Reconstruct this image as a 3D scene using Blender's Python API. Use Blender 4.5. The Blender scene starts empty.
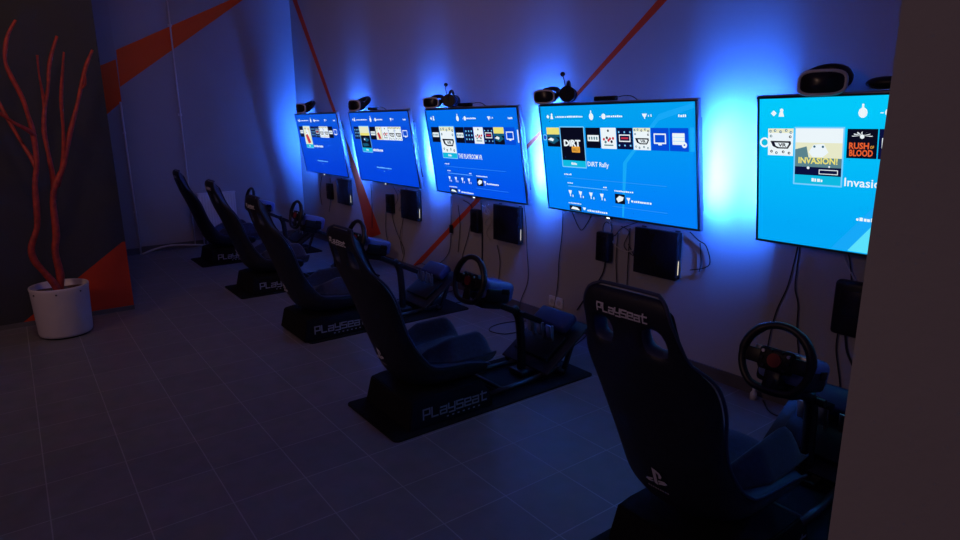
import bpy, bmesh, math, random
from mathutils import Vector, Matrix, Quaternion
random.seed(7)
SC = bpy.context.scene
COL = SC.collection
PI = math.pi

# ------------------------------------------------------------------ camera (measured from the photograph)
F = 626.26
EYE = Vector((0, 0, 1.49886))
FW = Vector((-0.7815832, 0.57928511, -0.23142268)).normalized()
RT = Vector((0.5969838, 0.80221203, -0.00813672)).normalized()
UP = RT.cross(FW).normalized()

def ray(u, v):
    return FW + RT * ((u - 480) / F) - UP * ((v - 270) / F)
def at_x(u, v, X):
    d = ray(u, v); return EYE + d * ((X - EYE.x) / d.x)
def at_y(u, v, Y):
    d = ray(u, v); return EYE + d * ((Y - EYE.y) / d.y)
def at_z(u, v, Z):
    d = ray(u, v); return EYE + d * ((Z - EYE.z) / d.z)

cam = bpy.data.cameras.new('camera')
cam.sensor_width = 36.0
cam.lens = F / 960 * 36
cam.clip_start = 0.05
co = bpy.data.objects.new('camera', cam); COL.objects.link(co)
co.matrix_world = Matrix(((RT.x, UP.x, -FW.x, EYE.x), (RT.y, UP.y, -FW.y, EYE.y), (RT.z, UP.z, -FW.z, EYE.z), (0, 0, 0, 1)))
SC.camera = co

# ------------------------------------------------------------------ materials
def new_mat(name):
    m = bpy.data.materials.new(name); m.use_nodes = True
    nt = m.node_tree
    return m, nt, nt.nodes['Principled BSDF']

def noisy(name, col, rough=0.6, var=0.15, scale=20.0, bump=0.0, bscale=120.0, metal=0.0, spec=0.5, coat=0.0, sheen=0.0):
    m, nt, b = new_mat(name)
    tc = nt.nodes.new('ShaderNodeTexCoord')
    n = nt.nodes.new('ShaderNodeTexNoise'); n.inputs['Scale'].default_value = scale; n.inputs['Detail'].default_value = 4
    nt.links.new(tc.outputs['Object'], n.inputs['Vector'])
    r = nt.nodes.new('ShaderNodeValToRGB')
    r.color_ramp.elements[0].position = 0.3; r.color_ramp.elements[1].position = 0.7
    r.color_ramp.elements[0].color = tuple(c * (1 - var) for c in col) + (1,)
    r.color_ramp.elements[1].color = tuple(min(1, c * (1 + var)) for c in col) + (1,)
    nt.links.new(n.outputs['Fac'], r.inputs['Fac']); nt.links.new(r.outputs['Color'], b.inputs['Base Color'])
    b.inputs['Roughness'].default_value = rough; b.inputs['Metallic'].default_value = metal
    b.inputs['Specular IOR Level'].default_value = spec
    b.inputs['Coat Weight'].default_value = coat
    b.inputs['Sheen Weight'].default_value = sheen
    if bump:
        n2 = nt.nodes.new('ShaderNodeTexNoise'); n2.inputs['Scale'].default_value = bscale
        nt.links.new(tc.outputs['Object'], n2.inputs['Vector'])
        bp = nt.nodes.new('ShaderNodeBump'); bp.inputs['Strength'].default_value = bump; bp.inputs['Distance'].default_value = 0.003
        nt.links.new(n2.outputs['Fac'], bp.inputs['Height']); nt.links.new(bp.outputs['Normal'], b.inputs['Normal'])
    return m

def emit(name, col, strength=1.0, base=(0.01, 0.01, 0.01)):
    m, nt, b = new_mat(name)
    b.inputs['Base Color'].default_value = (*base, 1)
    b.inputs['Roughness'].default_value = 0.35
    b.inputs['Emission Color'].default_value = (*col, 1); b.inputs['Emission Strength'].default_value = strength
    return m

def srgb(r, g, b):
    f = lambda c: (c / 255 / 12.92) if c / 255 <= 0.04045 else ((c / 255 + 0.055) / 1.055) ** 2.4
    return (f(r), f(g), f(b))

def wall_mat(name, base, axes, stripes, paint=(0.62, 0.055, 0.012), bump=0.25):
    """plaster; convex paint stripes given as polygons in the wall's own two world axes"""
    m, nt, b = new_mat(name)
    N, L = nt.nodes, nt.links
    geo = N.new('ShaderNodeNewGeometry'); sep = N.new('ShaderNodeSeparateXYZ'); L.new(geo.outputs['Position'], sep.inputs[0])
    A, B = sep.outputs[axes[0]], sep.outputs[axes[1]]
    def math_(op, a, c):
        n = N.new('ShaderNodeMath'); n.operation = op
        for i, s in enumerate((a, c)):
            if isinstance(s, (int, float)): n.inputs[i].default_value = s
            else: L.new(s, n.inputs[i])
        return n.outputs[0]
    total = None
    for poly in stripes:
        k = len(poly); area = sum(poly[i][0] * poly[(i + 1) % k][1] - poly[(i + 1) % k][0] * poly[i][1] for i in range(k))
        if area < 0: poly = poly[::-1]
        mask = None
        for i in range(k):
            (x0, y0), (x1, y1) = poly[i], poly[(i + 1) % k]
            nx, ny = -(y1 - y0), (x1 - x0); ln = math.hypot(nx, ny); nx /= ln; ny /= ln
            d = math_('ADD', math_('MULTIPLY', A, nx), math_('MULTIPLY', B, ny))
            h = math_('GREATER_THAN', d, nx * x0 + ny * y0)
            mask = h if mask is None else math_('MULTIPLY', mask, h)
        total = mask if total is None else math_('MAXIMUM', total, mask)
    n = N.new('ShaderNodeTexNoise'); n.inputs['Scale'].default_value = 3; n.inputs['Detail'].default_value = 6
    L.new(geo.outputs['Position'], n.inputs['Vector'])
    r = N.new('ShaderNodeValToRGB')
    r.color_ramp.elements[0].color = tuple(c * 0.93 for c in base) + (1,); r.color_ramp.elements[1].color = tuple(c * 1.06 for c in base) + (1,)
    L.new(n.outputs['Fac'], r.inputs['Fac'])
    if total is not None:
        mx = N.new('ShaderNodeMix'); mx.data_type = 'RGBA'
        L.new(total, mx.inputs['Factor']); L.new(r.outputs['Color'], mx.inputs['A']); mx.inputs['B'].default_value = (*paint, 1)
        L.new(mx.outputs['Result'], b.inputs['Base Color'])
    else:
        L.new(r.outputs['Color'], b.inputs['Base Color'])
    n2 = N.new('ShaderNodeTexNoise'); n2.inputs['Scale'].default_value = 55; n2.inputs['Detail'].default_value = 3
    L.new(geo.outputs['Position'], n2.inputs['Vector'])
    bp = N.new('ShaderNodeBump'); bp.inputs['Strength'].default_value = bump; bp.inputs['Distance'].default_value = 0.004
    L.new(n2.outputs['Fac'], bp.inputs['Height']); L.new(bp.outputs['Normal'], b.inputs['Normal'])
    b.inputs['Roughness'].default_value = 0.75; b.inputs['Specular IOR Level'].default_value = 0.25
    return m

def floor_mat():
    m, nt, b = new_mat('floor_tiles')
    N, L = nt.nodes, nt.links
    geo = N.new('ShaderNodeNewGeometry')
    mp = N.new('ShaderNodeMapping'); mp.inputs['Location'].default_value = (FLOOR_X0, FLOOR_Y0, 0)
    L.new(geo.outputs['Position'], mp.inputs['Vector'])
    br = N.new('ShaderNodeTexBrick'); br.offset = 0.0; br.offset_frequency = 2; br.squash = 1
    br.inputs['Scale'].default_value = 1; br.inputs['Brick Width'].default_value = 0.316; br.inputs['Row Height'].default_value = 0.302
    br.inputs['Mortar Size'].default_value = 0.0028; br.inputs['Mortar Smooth'].default_value = 0.3
    br.inputs['Color1'].default_value = (0.165, 0.145, 0.165, 1); br.inputs['Color2'].default_value = (0.185, 0.162, 0.185, 1)
    br.inputs['Mortar'].default_value = (0.31, 0.29, 0.31, 1)
    L.new(mp.outputs[0], br.inputs['Vector'])
    n = N.new('ShaderNodeTexNoise'); n.inputs['Scale'].default_value = 9; n.inputs['Detail'].default_value = 8
    L.new(geo.outputs['Position'], n.inputs['Vector'])
    mx = N.new('ShaderNodeMix'); mx.data_type = 'RGBA'; mx.blend_type = 'OVERLAY'; mx.inputs['Factor'].default_value = 0.35
    L.new(br.outputs['Color'], mx.inputs['A']); L.new(n.outputs['Color'], mx.inputs['B'])
    hs = N.new('ShaderNodeHueSaturation'); hs.inputs['Saturation'].default_value = 0.5
    L.new(mx.outputs['Result'], hs.inputs['Color'])
    L.new(hs.outputs['Color'], b.inputs['Base Color'])
    b.inputs['Roughness'].default_value = 0.42
    b.inputs['Specular IOR Level'].default_value = 0.4
    bp = N.new('ShaderNodeBump'); bp.inputs['Strength'].default_value = 0.25; bp.inputs['Distance'].default_value = 0.002; bp.invert = True
    L.new(br.outputs['Fac'], bp.inputs['Height'])
    n3 = N.new('ShaderNodeTexNoise'); n3.inputs['Scale'].default_value = 60
    L.new(geo.outputs['Position'], n3.inputs['Vector'])
    bp2 = N.new('ShaderNodeBump'); bp2.inputs['Strength'].default_value = 0.15; bp2.inputs['Distance'].default_value = 0.002
    L.new(n3.outputs['Fac'], bp2.inputs['Height']); L.new(bp.outputs['Normal'], bp2.inputs['Normal'])
    L.new(bp2.outputs['Normal'], b.inputs['Normal'])
    return m

# ------------------------------------------------------------------ mesh builder
class MB:
    def __init__(s): s.v = []; s.f = []; s.m = []; s.s = []; s.mats = []
    def mi(s, m):
        if m not in s.mats: s.mats.append(m)
        return s.mats.index(m)
    def add(s, vs, fs, m, smooth=False, M=None):
        o = len(s.v)
        for p in vs:
            p = Vector(p); s.v.append(tuple(M @ p) if M else tuple(p))
        i = s.mi(m)
        for f in fs: s.f.append([o + k for k in f]); s.m.append(i); s.s.append(smooth)
    def box(s, c, sz, m, M=None, bev=0.0, seg=2):
        bm = bmesh.new(); bmesh.ops.create_cube(bm, size=1)
        for v in bm.verts: v.co = Vector((v.co.x * sz[0], v.co.y * sz[1], v.co.z * sz[2]))
        if bev: bmesh.ops.bevel(bm, geom=list(bm.edges), offset=bev, segments=seg, affect='EDGES', profile=0.5)
        for v in bm.verts: v.co += Vector(c)
        s.frombm(bm, m, bev > 0, M)
    def frombm(s, bm, m, smooth=False, M=None):
        bm.verts.index_update()
        s.add([v.co.copy() for v in bm.verts], [[v.index for v in f.verts] for f in bm.faces], m, smooth, M); bm.free()
    def bar(s, a, b, w, h, m, bev=0.0, up=Vector((0, 0, 1))):
        a, b = Vector(a), Vector(b); d = (b - a); L = d.length; y = d.normalized()
        x = y.cross(up)
        if x.length < 1e-4: x = y.cross(Vector((1, 0, 0)))
        x.normalize(); z = x.cross(y)
        M = Matrix.Translation((a + b) / 2) @ Matrix((x, y, z)).transposed().to_4x4()
        s.box((0, 0, 0), (w, L, h), m, M, bev)
    def tube(s, pts, r, m, seg=8, closed=False, cap=True, M=None, sub=0):
        P = [Vector(p) for p in pts]
        R = list(r) if isinstance(r, (list, tuple)) else [r] * len(P)
        if sub and not closed:
            Q, RR = [], []
            for i in range(len(P) - 1):
                p0 = P[max(i - 1, 0)]; p1 = P[i]; p2 = P[i + 1]; p3 = P[min(i + 2, len(P) - 1)]
                for k in range(sub):
                    t = k / sub
                    Q.append(0.5 * ((2 * p1) + (p2 - p0) * t + (2 * p0 - 5 * p1 + 4 * p2 - p3) * t * t + (3 * p1 - p0 - 3 * p2 + p3) * t ** 3))
                    RR.append(R[i] * (1 - t) + R[i + 1] * t)
            Q.append(P[-1]); RR.append(R[-1]); P, R = Q, RR
        n = len(P); vs = []; prev = None
        for i in range(n):
            if closed: t = (P[(i + 1) % n] - P[i - 1])
            else: t = P[min(i + 1, n - 1)] - P[max(i - 1, 0)]
            if t.length < 1e-9: t = Vector((0, 0, 1))
            t.normalize()
            if prev is None:
                a = t.cross(Vector((0, 0, 1)))
                if a.length < 0.1: a = t.cross(Vector((1, 0, 0)))
            else: a = prev - t * prev.dot(t)
            a.normalize(); prev = a; b = t.cross(a)
            for k in range(seg):
                an = 2 * PI * k / seg
                vs.append(P[i] + (a * math.cos(an) + b * math.sin(an)) * R[i])
        fs = []
        for i in range(n if closed else n - 1):
            j = (i + 1) % n
            for k in range(seg): fs.append([i * seg + k, i * seg + (k + 1) % seg, j * seg + (k + 1) % seg, j * seg + k])
        if cap and not closed:
            fs.append(list(range(seg))[::-1]); fs.append([(n - 1) * seg + k for k in range(seg)])
        s.add(vs, fs, m, True, M)
    def lathe(s, prof, m, seg=32, M=None):
        vs = [(r * math.cos(2 * PI * k / seg), r * math.sin(2 * PI * k / seg), z) for r, z in prof for k in range(seg)]
        fs = [[i * seg + k, i * seg + (k + 1) % seg, (i + 1) * seg + (k + 1) % seg, (i + 1) * seg + k] for i in range(len(prof) - 1) for k in range(seg)]
        s.add(vs, fs, m, True, M)
    def grid(s, fn, nu, nv, m, M=None, flip=False):
        vs = [fn(i / nu, j / nv) for j in range(nv + 1) for i in range(nu + 1)]
        fs = []
        for j in range(nv):
            for i in range(nu):
                q = [j * (nu + 1) + i, j * (nu + 1) + i + 1, (j + 1) * (nu + 1) + i + 1, (j + 1) * (nu + 1) + i]
                fs.append(q[::-1] if flip else q)
        s.add(vs, fs, m, True, M)
    def ellipsoid(s, c, r, m, M=None, nu=20, nv=12):
        bm = bmesh.new(); bmesh.ops.create_uvsphere(bm, u_segments=nu, v_segments=nv, radius=1)
        for v in bm.verts: v.co = Vector((v.co.x * r[0] + c[0], v.co.y * r[1] + c[1], v.co.z * r[2] + c[2]))
        s.frombm(bm, m, True, M)
    def cyl(s, c, r, h, m, axis='z', seg=20, M=None):
        R = {'z': Matrix.Identity(4), 'y': Matrix.Rotation(-PI / 2, 4, 'X'), 'x': Matrix.Rotation(PI / 2, 4, 'Y')}[axis]
        T = Matrix.Translation(c) @ R
        if M: T = M @ T
        vs = [(r * math.cos(2 * PI * k / seg), r * math.sin(2 * PI * k / seg), z) for z in (-h / 2, h / 2) for k in range(seg)]
        s.add(vs, [[k, (k + 1) % seg, seg + (k + 1) % seg, seg + k] for k in range(seg)], m, True, T)
        s.add(vs, [list(range(seg))[::-1], [seg + k for k in range(seg)]], m, False, T)
    def build(s, name, parent=None, loc=None, mods=()):
        me = bpy.data.meshes.new(name); me.from_pydata(s.v, [], s.f)
        for m in s.mats: me.materials.append(m)
        for p, i, sm in zip(me.polygons, s.m, s.s): p.material_index = i; p.use_smooth = sm
        me.update()
        o = bpy.data.objects.new(name, me); COL.objects.link(o)
        if parent: o.parent = parent
        if loc: o.location = loc
        return o

def thing(name, label, cat, loc=(0, 0, 0), group=None, rot=(0, 0, 0)):
    o = bpy.data.objects.new(name, None); COL.objects.link(o); o.empty_display_size = 0.1
    o.location = loc; o.rotation_euler = rot
    return tag(o, label, cat, group)
def tag(o, label, cat, group=None):
    o['label'] = label; o['category'] = cat
    if group: o['group'] = group
    return o
def struct(o): o['kind'] = 'structure'; return o
def copy_tree(o, parent=None):
    c = o.copy(); COL.objects.link(c)
    if parent: c.parent = parent
    for ch in list(o.children): copy_tree(ch, c)
    return c

# ------------------------------------------------------------------ room shell
YW = 3.163      # wall that carries the screens
XB = -8.30      # far wall
XD = -5.74      # dark wall on the left
ZC = 3.4
FLOOR_X0, FLOOR_Y0 = 0.0, 0.0
FLOOR_Y0 = 0.302 - 0.233
FLOOR_X0 = 3.36 + 0.316 * 10

ORANGE = (0.92, 0.10, 0.008)
def xz(u, v): p = at_y(u, v, YW); return (p.x, p.z)
def yz(u, v, X=XB): p = at_x(u, v, X); return (p.y, p.z)
s1 = [xz(291, -4), xz(295.5, -4), xz(336, 112), xz(360.5, 178), xz(381, 234), xz(368, 239), xz(354, 178), xz(333, 112)]
stripesR = [[s1[0], s1[1], s1[2], s1[7]], [s1[7], s1[2], s1[3], s1[6]], [s1[6], s1[3], s1[4], s1[5]],
            [xz(661, -4), xz(671, -4), xz(577, 97), xz(572.5, 97)], [xz(572.5, 97), xz(577, 97), xz(537, 139), xz(530, 141)],
            [xz(530, 141), xz(537, 139), xz(421, 264), xz(411.5, 267)]]
stripesB = [[yz(116, 50), yz(232, -1), yz(247, -3), yz(120, 87)]]
XP = -8.22
stripesP = [[yz(99, 66, XP), yz(124, 56, XP), yz(126, 98, XP), yz(105, 116, XP)]]
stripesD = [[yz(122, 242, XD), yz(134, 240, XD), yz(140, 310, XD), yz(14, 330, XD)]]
M_wall = wall_mat('wall_paint', (0.40, 0.385, 0.39), (0, 2), stripesR, (0.70, 0.062, 0.010))
M_back = wall_mat('back_wall_paint', (0.36, 0.345, 0.36), (1, 2), stripesB, ORANGE)
M_pil = wall_mat('column_paint', (0.33, 0.315, 0.33), (1, 2), stripesP, ORANGE)
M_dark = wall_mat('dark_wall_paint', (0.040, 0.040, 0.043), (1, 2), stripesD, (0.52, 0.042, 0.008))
M_near = wall_mat('near_wall_paint', (0.50, 0.50, 0.38), (0, 2), [], bump=0.2)
M_floor = floor_mat()
M_base = noisy('baseboard_tile', (0.10, 0.095, 0.10), 0.5, 0.15, 8)
M_ceil = noisy('ceiling_paint', (0.5, 0.5, 0.5), 0.9)

def block(name, lo, hi, m, bev=0):
    b = MB(); c = [(a + d) / 2 for a, d in zip(lo, hi)]; b.box(c, [d - a for a, d in zip(lo, hi)], m, bev=bev)
    return struct(b.build(name))
block('floor', (-9.5, -4.5, -0.1), (3.0, YW + 0.2, 0.0), M_floor)
block('wall_right', (XB - 0.2, YW, 0.0), (3.0, YW + 0.2, ZC), M_wall)
block('wall_back', (XB - 0.2, -4.5, 0.0), (XB, YW, ZC), M_back)
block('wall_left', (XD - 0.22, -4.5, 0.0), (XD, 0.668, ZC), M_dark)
block('wall_column', (XB, -4.5, 0.0), (XP, 1.115, ZC), M_pil)
e0 = at_y(865, 270, 0.95)
block('wall_near', (e0.x, 0.95, 0.0), (3.0, 1.13, ZC), M_near)
block('baseboard_right', (XB + 0.012, YW - 0.012, 0.0), (3.0, YW, 0.075), M_base)
block('baseboard_back', (XB, 1.127, 0.0), (XB + 0.012, YW - 0.012, 0.075), M_base)
block('baseboard_column', (XP, 0.0, 0.0), (XP + 0.012, 1.127, 0.075), M_base)
block('baseboard_left', (XD, -4.5, 0.0), (XD + 0.012, 0.668, 0.035), M_base)

# ------------------------------------------------------------------ shared materials
K = dict(
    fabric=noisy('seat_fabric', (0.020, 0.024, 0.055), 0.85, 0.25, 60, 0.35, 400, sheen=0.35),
    shell=noisy('seat_back_vinyl', (0.010, 0.012, 0.024), 0.5, 0.2, 40, 0.25, 300, spec=0.35),
    piping=noisy('seat_piping', (0.03, 0.04, 0.10), 0.6, 0.1),
    mat=noisy('rubber_mat', (0.007, 0.007, 0.008), 0.8, 0.3, 80, 0.3, 500, spec=0.2),
    skirt=noisy('black_skirt', (0.008, 0.008, 0.009), 0.8, 0.2, 60, 0.3, 300, spec=0.15),
    steel=noisy('black_steel', (0.015, 0.015, 0.017), 0.35, 0.2, 30, metal=0.0, spec=0.5),
    plastic=noisy('black_plastic', (0.009, 0.009, 0.011), 0.42, 0.2, 50, spec=0.3),
    gloss=noisy('gloss_black_plastic', (0.012, 0.012, 0.015), 0.25, 0.1, 20, spec=0.4),
    pedalcover=noisy('pedal_cover', (0.03, 0.04, 0.12), 0.4, 0.1, 20, spec=0.4),  # blue light falling on the pedal unit is put into its colour
    bluelit=noisy('blue_lit_cover', (0.12, 0.16, 0.42), 0.28, 0.1, 20, spec=0.5),  # black wheel base top, its blue glow painted into the colour
    rim=noisy('wheel_rim_rubber', (0.012, 0.012, 0.013), 0.42, 0.2, 90, spec=0.5),
    red=noisy('red_plastic', (0.25, 0.015, 0.01), 0.4, 0.1),
    print=noisy('grey_print', (0.30, 0.30, 0.34), 0.6, 0.05),
    logo=noisy('white_print', (0.62, 0.62, 0.68), 0.6, 0.05),
    metal=noisy('brushed_metal', (0.55, 0.55, 0.57), 0.3, 0.1, 60, metal=1.0),
    cable=noisy('cable_rubber', (0.012, 0.012, 0.013), 0.55, 0.1),
    greycable=noisy('grey_cable_rubber', (0.50, 0.47, 0.45), 0.55, 0.1),
    white=noisy('white_plastic', (0.65, 0.64, 0.66), 0.4, 0.05),
    pot=noisy('pot_glaze', (0.56, 0.50, 0.52), 0.38, 0.05, 5, 0.05, 40),
    soil=noisy('potting_soil', (0.10, 0.05, 0.03), 0.95, 0.5, 60, 0.8, 90),
    bark=noisy('red_painted_bark', (0.36, 0.032, 0.014), 0.55, 0.35, 25, 0.5, 90),
    radiator=noisy('radiator_enamel', (0.68, 0.67, 0.68), 0.4, 0.03),
    pipe=noisy('pipe_paint', (0.62, 0.60, 0.62), 0.35, 0.04),
    housing=noisy('tv_housing', (0.02, 0.02, 0.022), 0.3, 0.1, spec=0.6),
    edge=noisy('tv_edge_metal', (0.35, 0.35, 0.38), 0.35, 0.05, metal=0.8),
    led=emit('backlight_led', (0.022, 0.145, 1.0), 2800.0),
    ind=emit('indicator_led', (1.0, 0.95, 0.85), 1.6),
    bar=emit('console_light', (1.0, 0.85, 0.62), 0.9),
)

# ------------------------------------------------------------------ letters drawn with strokes (squarish wordmark)
GL = {  # strokes on a 0..1 x 0..1 cell
    'P': [[(0, 0), (0, 1), (1, 1), (1, .4), (.1, .4)]],
    'L': [[(0, 1), (0, 0), (.9, 0)]],
    'a': [[(.05, .72), (1, .72), (1, 0), (0, 0), (0, .38), (1, .38)]],
    'Y': [[(0, .85), (0, .35), (1, .35)], [(1, .85), (1, -.1), (.1, -.1)]],
    'S': [[(1, .85), (0, .85), (0, .45), (1, .45), (1, 0), (0, 0)]],
    'e': [[(1, 0), (0, 0), (0, .78), (1, .78), (1, .4), (0, .4)]],
    'T': [[(0.05, .75), (1, .75)], [(.3, 1), (.3, 0), (1, 0)]],
}
def wordmark(b, text, width, height, m, conv, th=0.13, depth=0.0012):
    """letters as short bars; conv maps (x, z, lift) of the flat text to the surface"""
    n = len(text); cell = width / (n - 0.25); w = cell * 0.75
    for i, ch in enumerate(text):
        for st in GL[ch]:
            for (x0, y0), (x1, y1) in zip(st[:-1], st[1:]):
                ax, az, bx, bz = i * cell + x0 * w - width / 2, y0 * height, i * cell + x1 * w - width / 2, y1 * height
                t = th * height / 2
                dx, dz = bx - ax, bz - az; L = math.hypot(dx, dz); dx /= L; dz /= L
                ax -= dx * t; az -= dz * t; bx += dx * t; bz += dz * t
                k = 3
                vs = []
                for j in range(k + 1):
                    px, pz = ax + (bx - ax) * j / k, az + (bz - az) * j / k
                    for sgn in (-1, 1):
                        vs.append(conv(px - dz * t * sgn, pz + dx * t * sgn, depth))
                b.add(vs, [[2 * j, 2 * j + 1, 2 * j + 3, 2 * j + 2] for j in range(k)], m)

# ------------------------------------------------------------------ racing seat rig (driver faces +y, origin at the middle of the mat's rear edge)
SPINE = [(-.086, 1.046, .100, .003), (-.108, 1.030, .134, .008), (-.112, .985, .152, .012), (-.103, .945, .160, .018), (-.083, .868, .176, .032),
         (-.074, .838, .196, .045), (-.062, .805, .218, .060), (-.042, .760, .232, .072), (-.008, .680, .230, .080), (.022, .590, .216, .082),
         (.050, .505, .206, .090), (.076, .425, .206, .108), (.106, .345, .214, .130), (.150, .275, .226, .145), (.230, .228, .235, .150),
         (.340, .213, .240, .150), (.470, .213, .245, .140), (.575, .218, .243, .115), (.630, .240, .236, .080)]
SPINE = [(y, z - .025 - .042 * (1.04 - z) / .84, w, g) for y, z, w, g in SPINE]
COLS = [-1, -.9, -.82, -.72, -.58, -.24, 0, .24, .58, .72, .82, .9, 1]
def shell_pt(c, row):
    i = int(min(max(row, 0), len(SPINE) - 1.001)); t = row - i
    a, b_ = SPINE[i], SPINE[i + 1]
    y, z, w, g = [p * (1 - t) + q * t for p, q in zip(a, b_)]
    p0 = SPINE[max(i - 1, 0)] if t < .5 else a; p1 = b_ if t < .5 else SPINE[min(i + 2, len(SPINE) - 1)]
    ty, tz = p1[0] - p0[0], p1[1] - p0[1]; L = math.hypot(ty, tz); ty /= L; tz /= L
    ny, nz = -tz, ty
    s = math.sin(c * PI / 2 * .95) / math.sin(PI / 2 * .95)
    off = g * (1 - math.cos(c * PI / 2)) ** 1.35
    return Vector((w * s, y + ny * off, z + nz * off)), Vector((0, ny, nz))
def back_conv(x, z, lift):
    """a point on the rear face of the backrest at lateral x and height z"""
    for i in range(len(SPINE) - 1):
        if SPINE[i][1] >= z >= SPINE[i + 1][1]:
            t = (SPINE[i][1] - z) / (SPINE[i][1] - SPINE[i + 1][1]); row = i + t; break
    else: row = 1
    w = SPINE[int(row)][2] * (1 - row % 1) + SPINE[int(row) + 1][2] * (row % 1)
    c = math.asin(max(-1, min(1, x / w * math.sin(PI / 2 * .95)))) / (PI / 2 * .95)
    p, n = shell_pt(c, row)
    return Vector((x, p.y - n.y * (lift + .0035), z - n.z * (lift + .0035)))

def make_rig():
    t = thing('racing_simulator_seat', 'x', 'gaming seat', (0, 0, 0), 'racing seats in a row before the screens')
    # mat
    b = MB()
    bm = bmesh.new()
    pts = []
    hw, L, r = .275, 1.36, .03
    for cx, cy, a0 in ((hw - r, L - r, 0), (-hw + r, L - r, 90), (-hw + r, r, 180), (hw - r, r, 270)):
        for k in range(6): a = math.radians(a0 + k * 18); pts.append((cx + r * math.cos(a), cy + r * math.sin(a)))
    n = len(pts)
    b.add([(x, y, z) for z in (0, .008) for x, y in pts], [list(range(n))[::-1], [n + k for k in range(n)]] + [[k, (k + 1) % n, n + (k + 1) % n, n + k] for k in range(n)], K['mat'])
    mat = b.build('floor_mat', t)
    # base under the seat: tapered black box with front and rear lip
    b = MB()
    y0, y1 = .10, .60
    prof = [(y0, .008), (y1 + .02, .008), (y1, .09), (y1 - .04, .160), (y0 + .10, .160), (y0 + .03, .15)]
    k = len(prof); X = .238
    vs = [(s * (X - (.015 if z > .12 else 0)), y, z) for s in (-1, 1) for y, z in prof]
    bm = bmesh.new(); bv = [bm.verts.new(v) for v in vs]
    bm.faces.new([bv[i] for i in range(k)]); bm.faces.new([bv[k + i] for i in range(k)][::-1])
    for i in range(k): bm.faces.new([bv[(i + 1) % k], bv[i], bv[k + i], bv[k + (i + 1) % k]])
    bmesh.ops.recalc_face_normals(bm, faces=bm.faces[:])
    bmesh.ops.bevel(bm, geom=bm.edges[:], offset=.006, segments=2, affect='EDGES')
    b.frombm(bm, K['skirt'], False)
    base = b.build('seat_base', t)
    b = MB()
    def conv(s):
        return lambda x, z, l: Vector((s * (.2395 + l), .375 + s * x, z + .058))
    wordmark(b, 'PLaYSeaT', .39, .050, K['print'], conv(1), .17)
    for j in range(7): b.box((.2402, .375 - .05 + j * .033, .035), (.001, .012, .007), K['print'])
    b.build('wordmark', base)
    # seat shell with two harness slots
    b = MB()
    nr, nc = len(SPINE), len(COLS)
    vs = [shell_pt(c, min(r, nr - 1.001))[0] for r in range(nr) for c in COLS]
    fs = []
    for r in range(nr - 1):
        for c in range(nc - 1):
            if r == 3 and c in (4, 7): continue
            fs.append([r * nc + c, r * nc + c + 1, (r + 1) * nc + c + 1, (r + 1) * nc + c])
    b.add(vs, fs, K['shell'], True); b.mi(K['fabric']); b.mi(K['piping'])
    sh = b.build('seat_shell', t)
    me = sh.data; bm = bmesh.new(); bm.from_mesh(me); bmesh.ops.recalc_face_normals(bm, faces=bm.faces[:])
    f = min(bm.faces, key=lambda f: abs(f.calc_center_median().z - .58) + abs(f.calc_center_median().x))
    if f.normal.y > 0: bmesh.ops.reverse_faces(bm, faces=bm.faces[:])
    bm.to_mesh(me); bm.free()
    so = sh.modifiers.new('thickness', 'SOLIDIFY'); so.thickness = .062; so.offset = -1; so.material_offset = 1; so.material_offset_rim = 2
    ss = sh.modifiers.new('smooth', 'SUBSURF'); ss.levels = 2; ss.render_levels = 2
    # piping around the shell's rim
    b = MB()
    rim = [shell_pt(-1, min(r, nr - 1.001))[0] for r in range(nr - 1, 0, -1)] + [shell_pt(c, 0.05)[0] for c in COLS] + [shell_pt(1, min(r, nr - 1.001))[0] for r in range(1, nr)]
    rim = [Vector((p.x * .985, p.y + .004, p.z)) for p in rim]
    b.tube(rim, .0055, K['piping'], 6, sub=3)
    b.build('piping', sh)
    b = MB()
    wordmark(b, 'PLaYSeaT', .172, .024, K['logo'], lambda x, z, l: back_conv(x, z + .944, l), .2)
    b.build('headrest_wordmark', sh)
    # emblem low on the back: an upright flag over two swept feet
    b = MB()
    def poly(pts, m=K['logo']):
        b.add([back_conv(x * .0115, z * .0115 + .338, .002) for x, z in pts], [list(range(len(pts)))], m)
    poly([(-.9, -.6), (-.9, 4.9), (.2, 4.6), (.2, -1.0)])
    poly([(.2, 4.6), (1.6, 4.0), (2.1, 3.0), (1.7, 2.0), (.9, 1.8), (1.0, 3.2), (.2, 3.6)])
    poly([(.5, .9), (2.6, 1.5), (3.6, .9), (2.9, .2), (.5, -.6), (.5, .1), (2.2, .8), (.5, .3)])
    poly([(-1.2, .9), (-3.4, .2), (-3.9, -.5), (-2.8, -.9), (-1.2, -.5), (-1.2, -.1), (-2.7, -.3), (-1.2, .4)])
    for j in range(9): poly([(-3.6 + j * .8, -2.9), (-3.05 + j * .8, -2.9), (-3.05 + j * .8, -2.35), (-3.6 + j * .8, -2.35)], K['print'])
    b.build('emblem', sh)
    # seat cushion with raised thigh bolsters and a back pad
    b = MB()
    def low(x, v): return .203 + .04 * (1 - v) ** 3 + .085 * abs(x) ** 4
    def top(u, v):
        x = (u - .5) * 2; y = .165 + v * .50
        X_ = x * (.14 + .082 * min(1, v * 2.2))
        e = max(0., 1 - max(0, (abs(x) - .86) / .14) ** 2) ** .5
        front = max(0., 1 - max(0, (v - .80) / .20) ** 2) ** .5
        rear = min(1, .35 + v * 3.0)
        bol = math.exp(-((abs(x) - .74) / .20) ** 2) * (.085 * min(1, max(0, (v - .0) * 2.2)) + .02)
        mid = .022 * math.exp(-((v - .72) / .18) ** 2) * math.exp(-(x / .45) ** 2)
        seam = -.010 * math.exp(-((abs(x) - .46) / .04) ** 2)
        z = .225 + (.085 * rear + bol + mid + seam) * (.25 + .75 * e * front) * front ** .5
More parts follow.
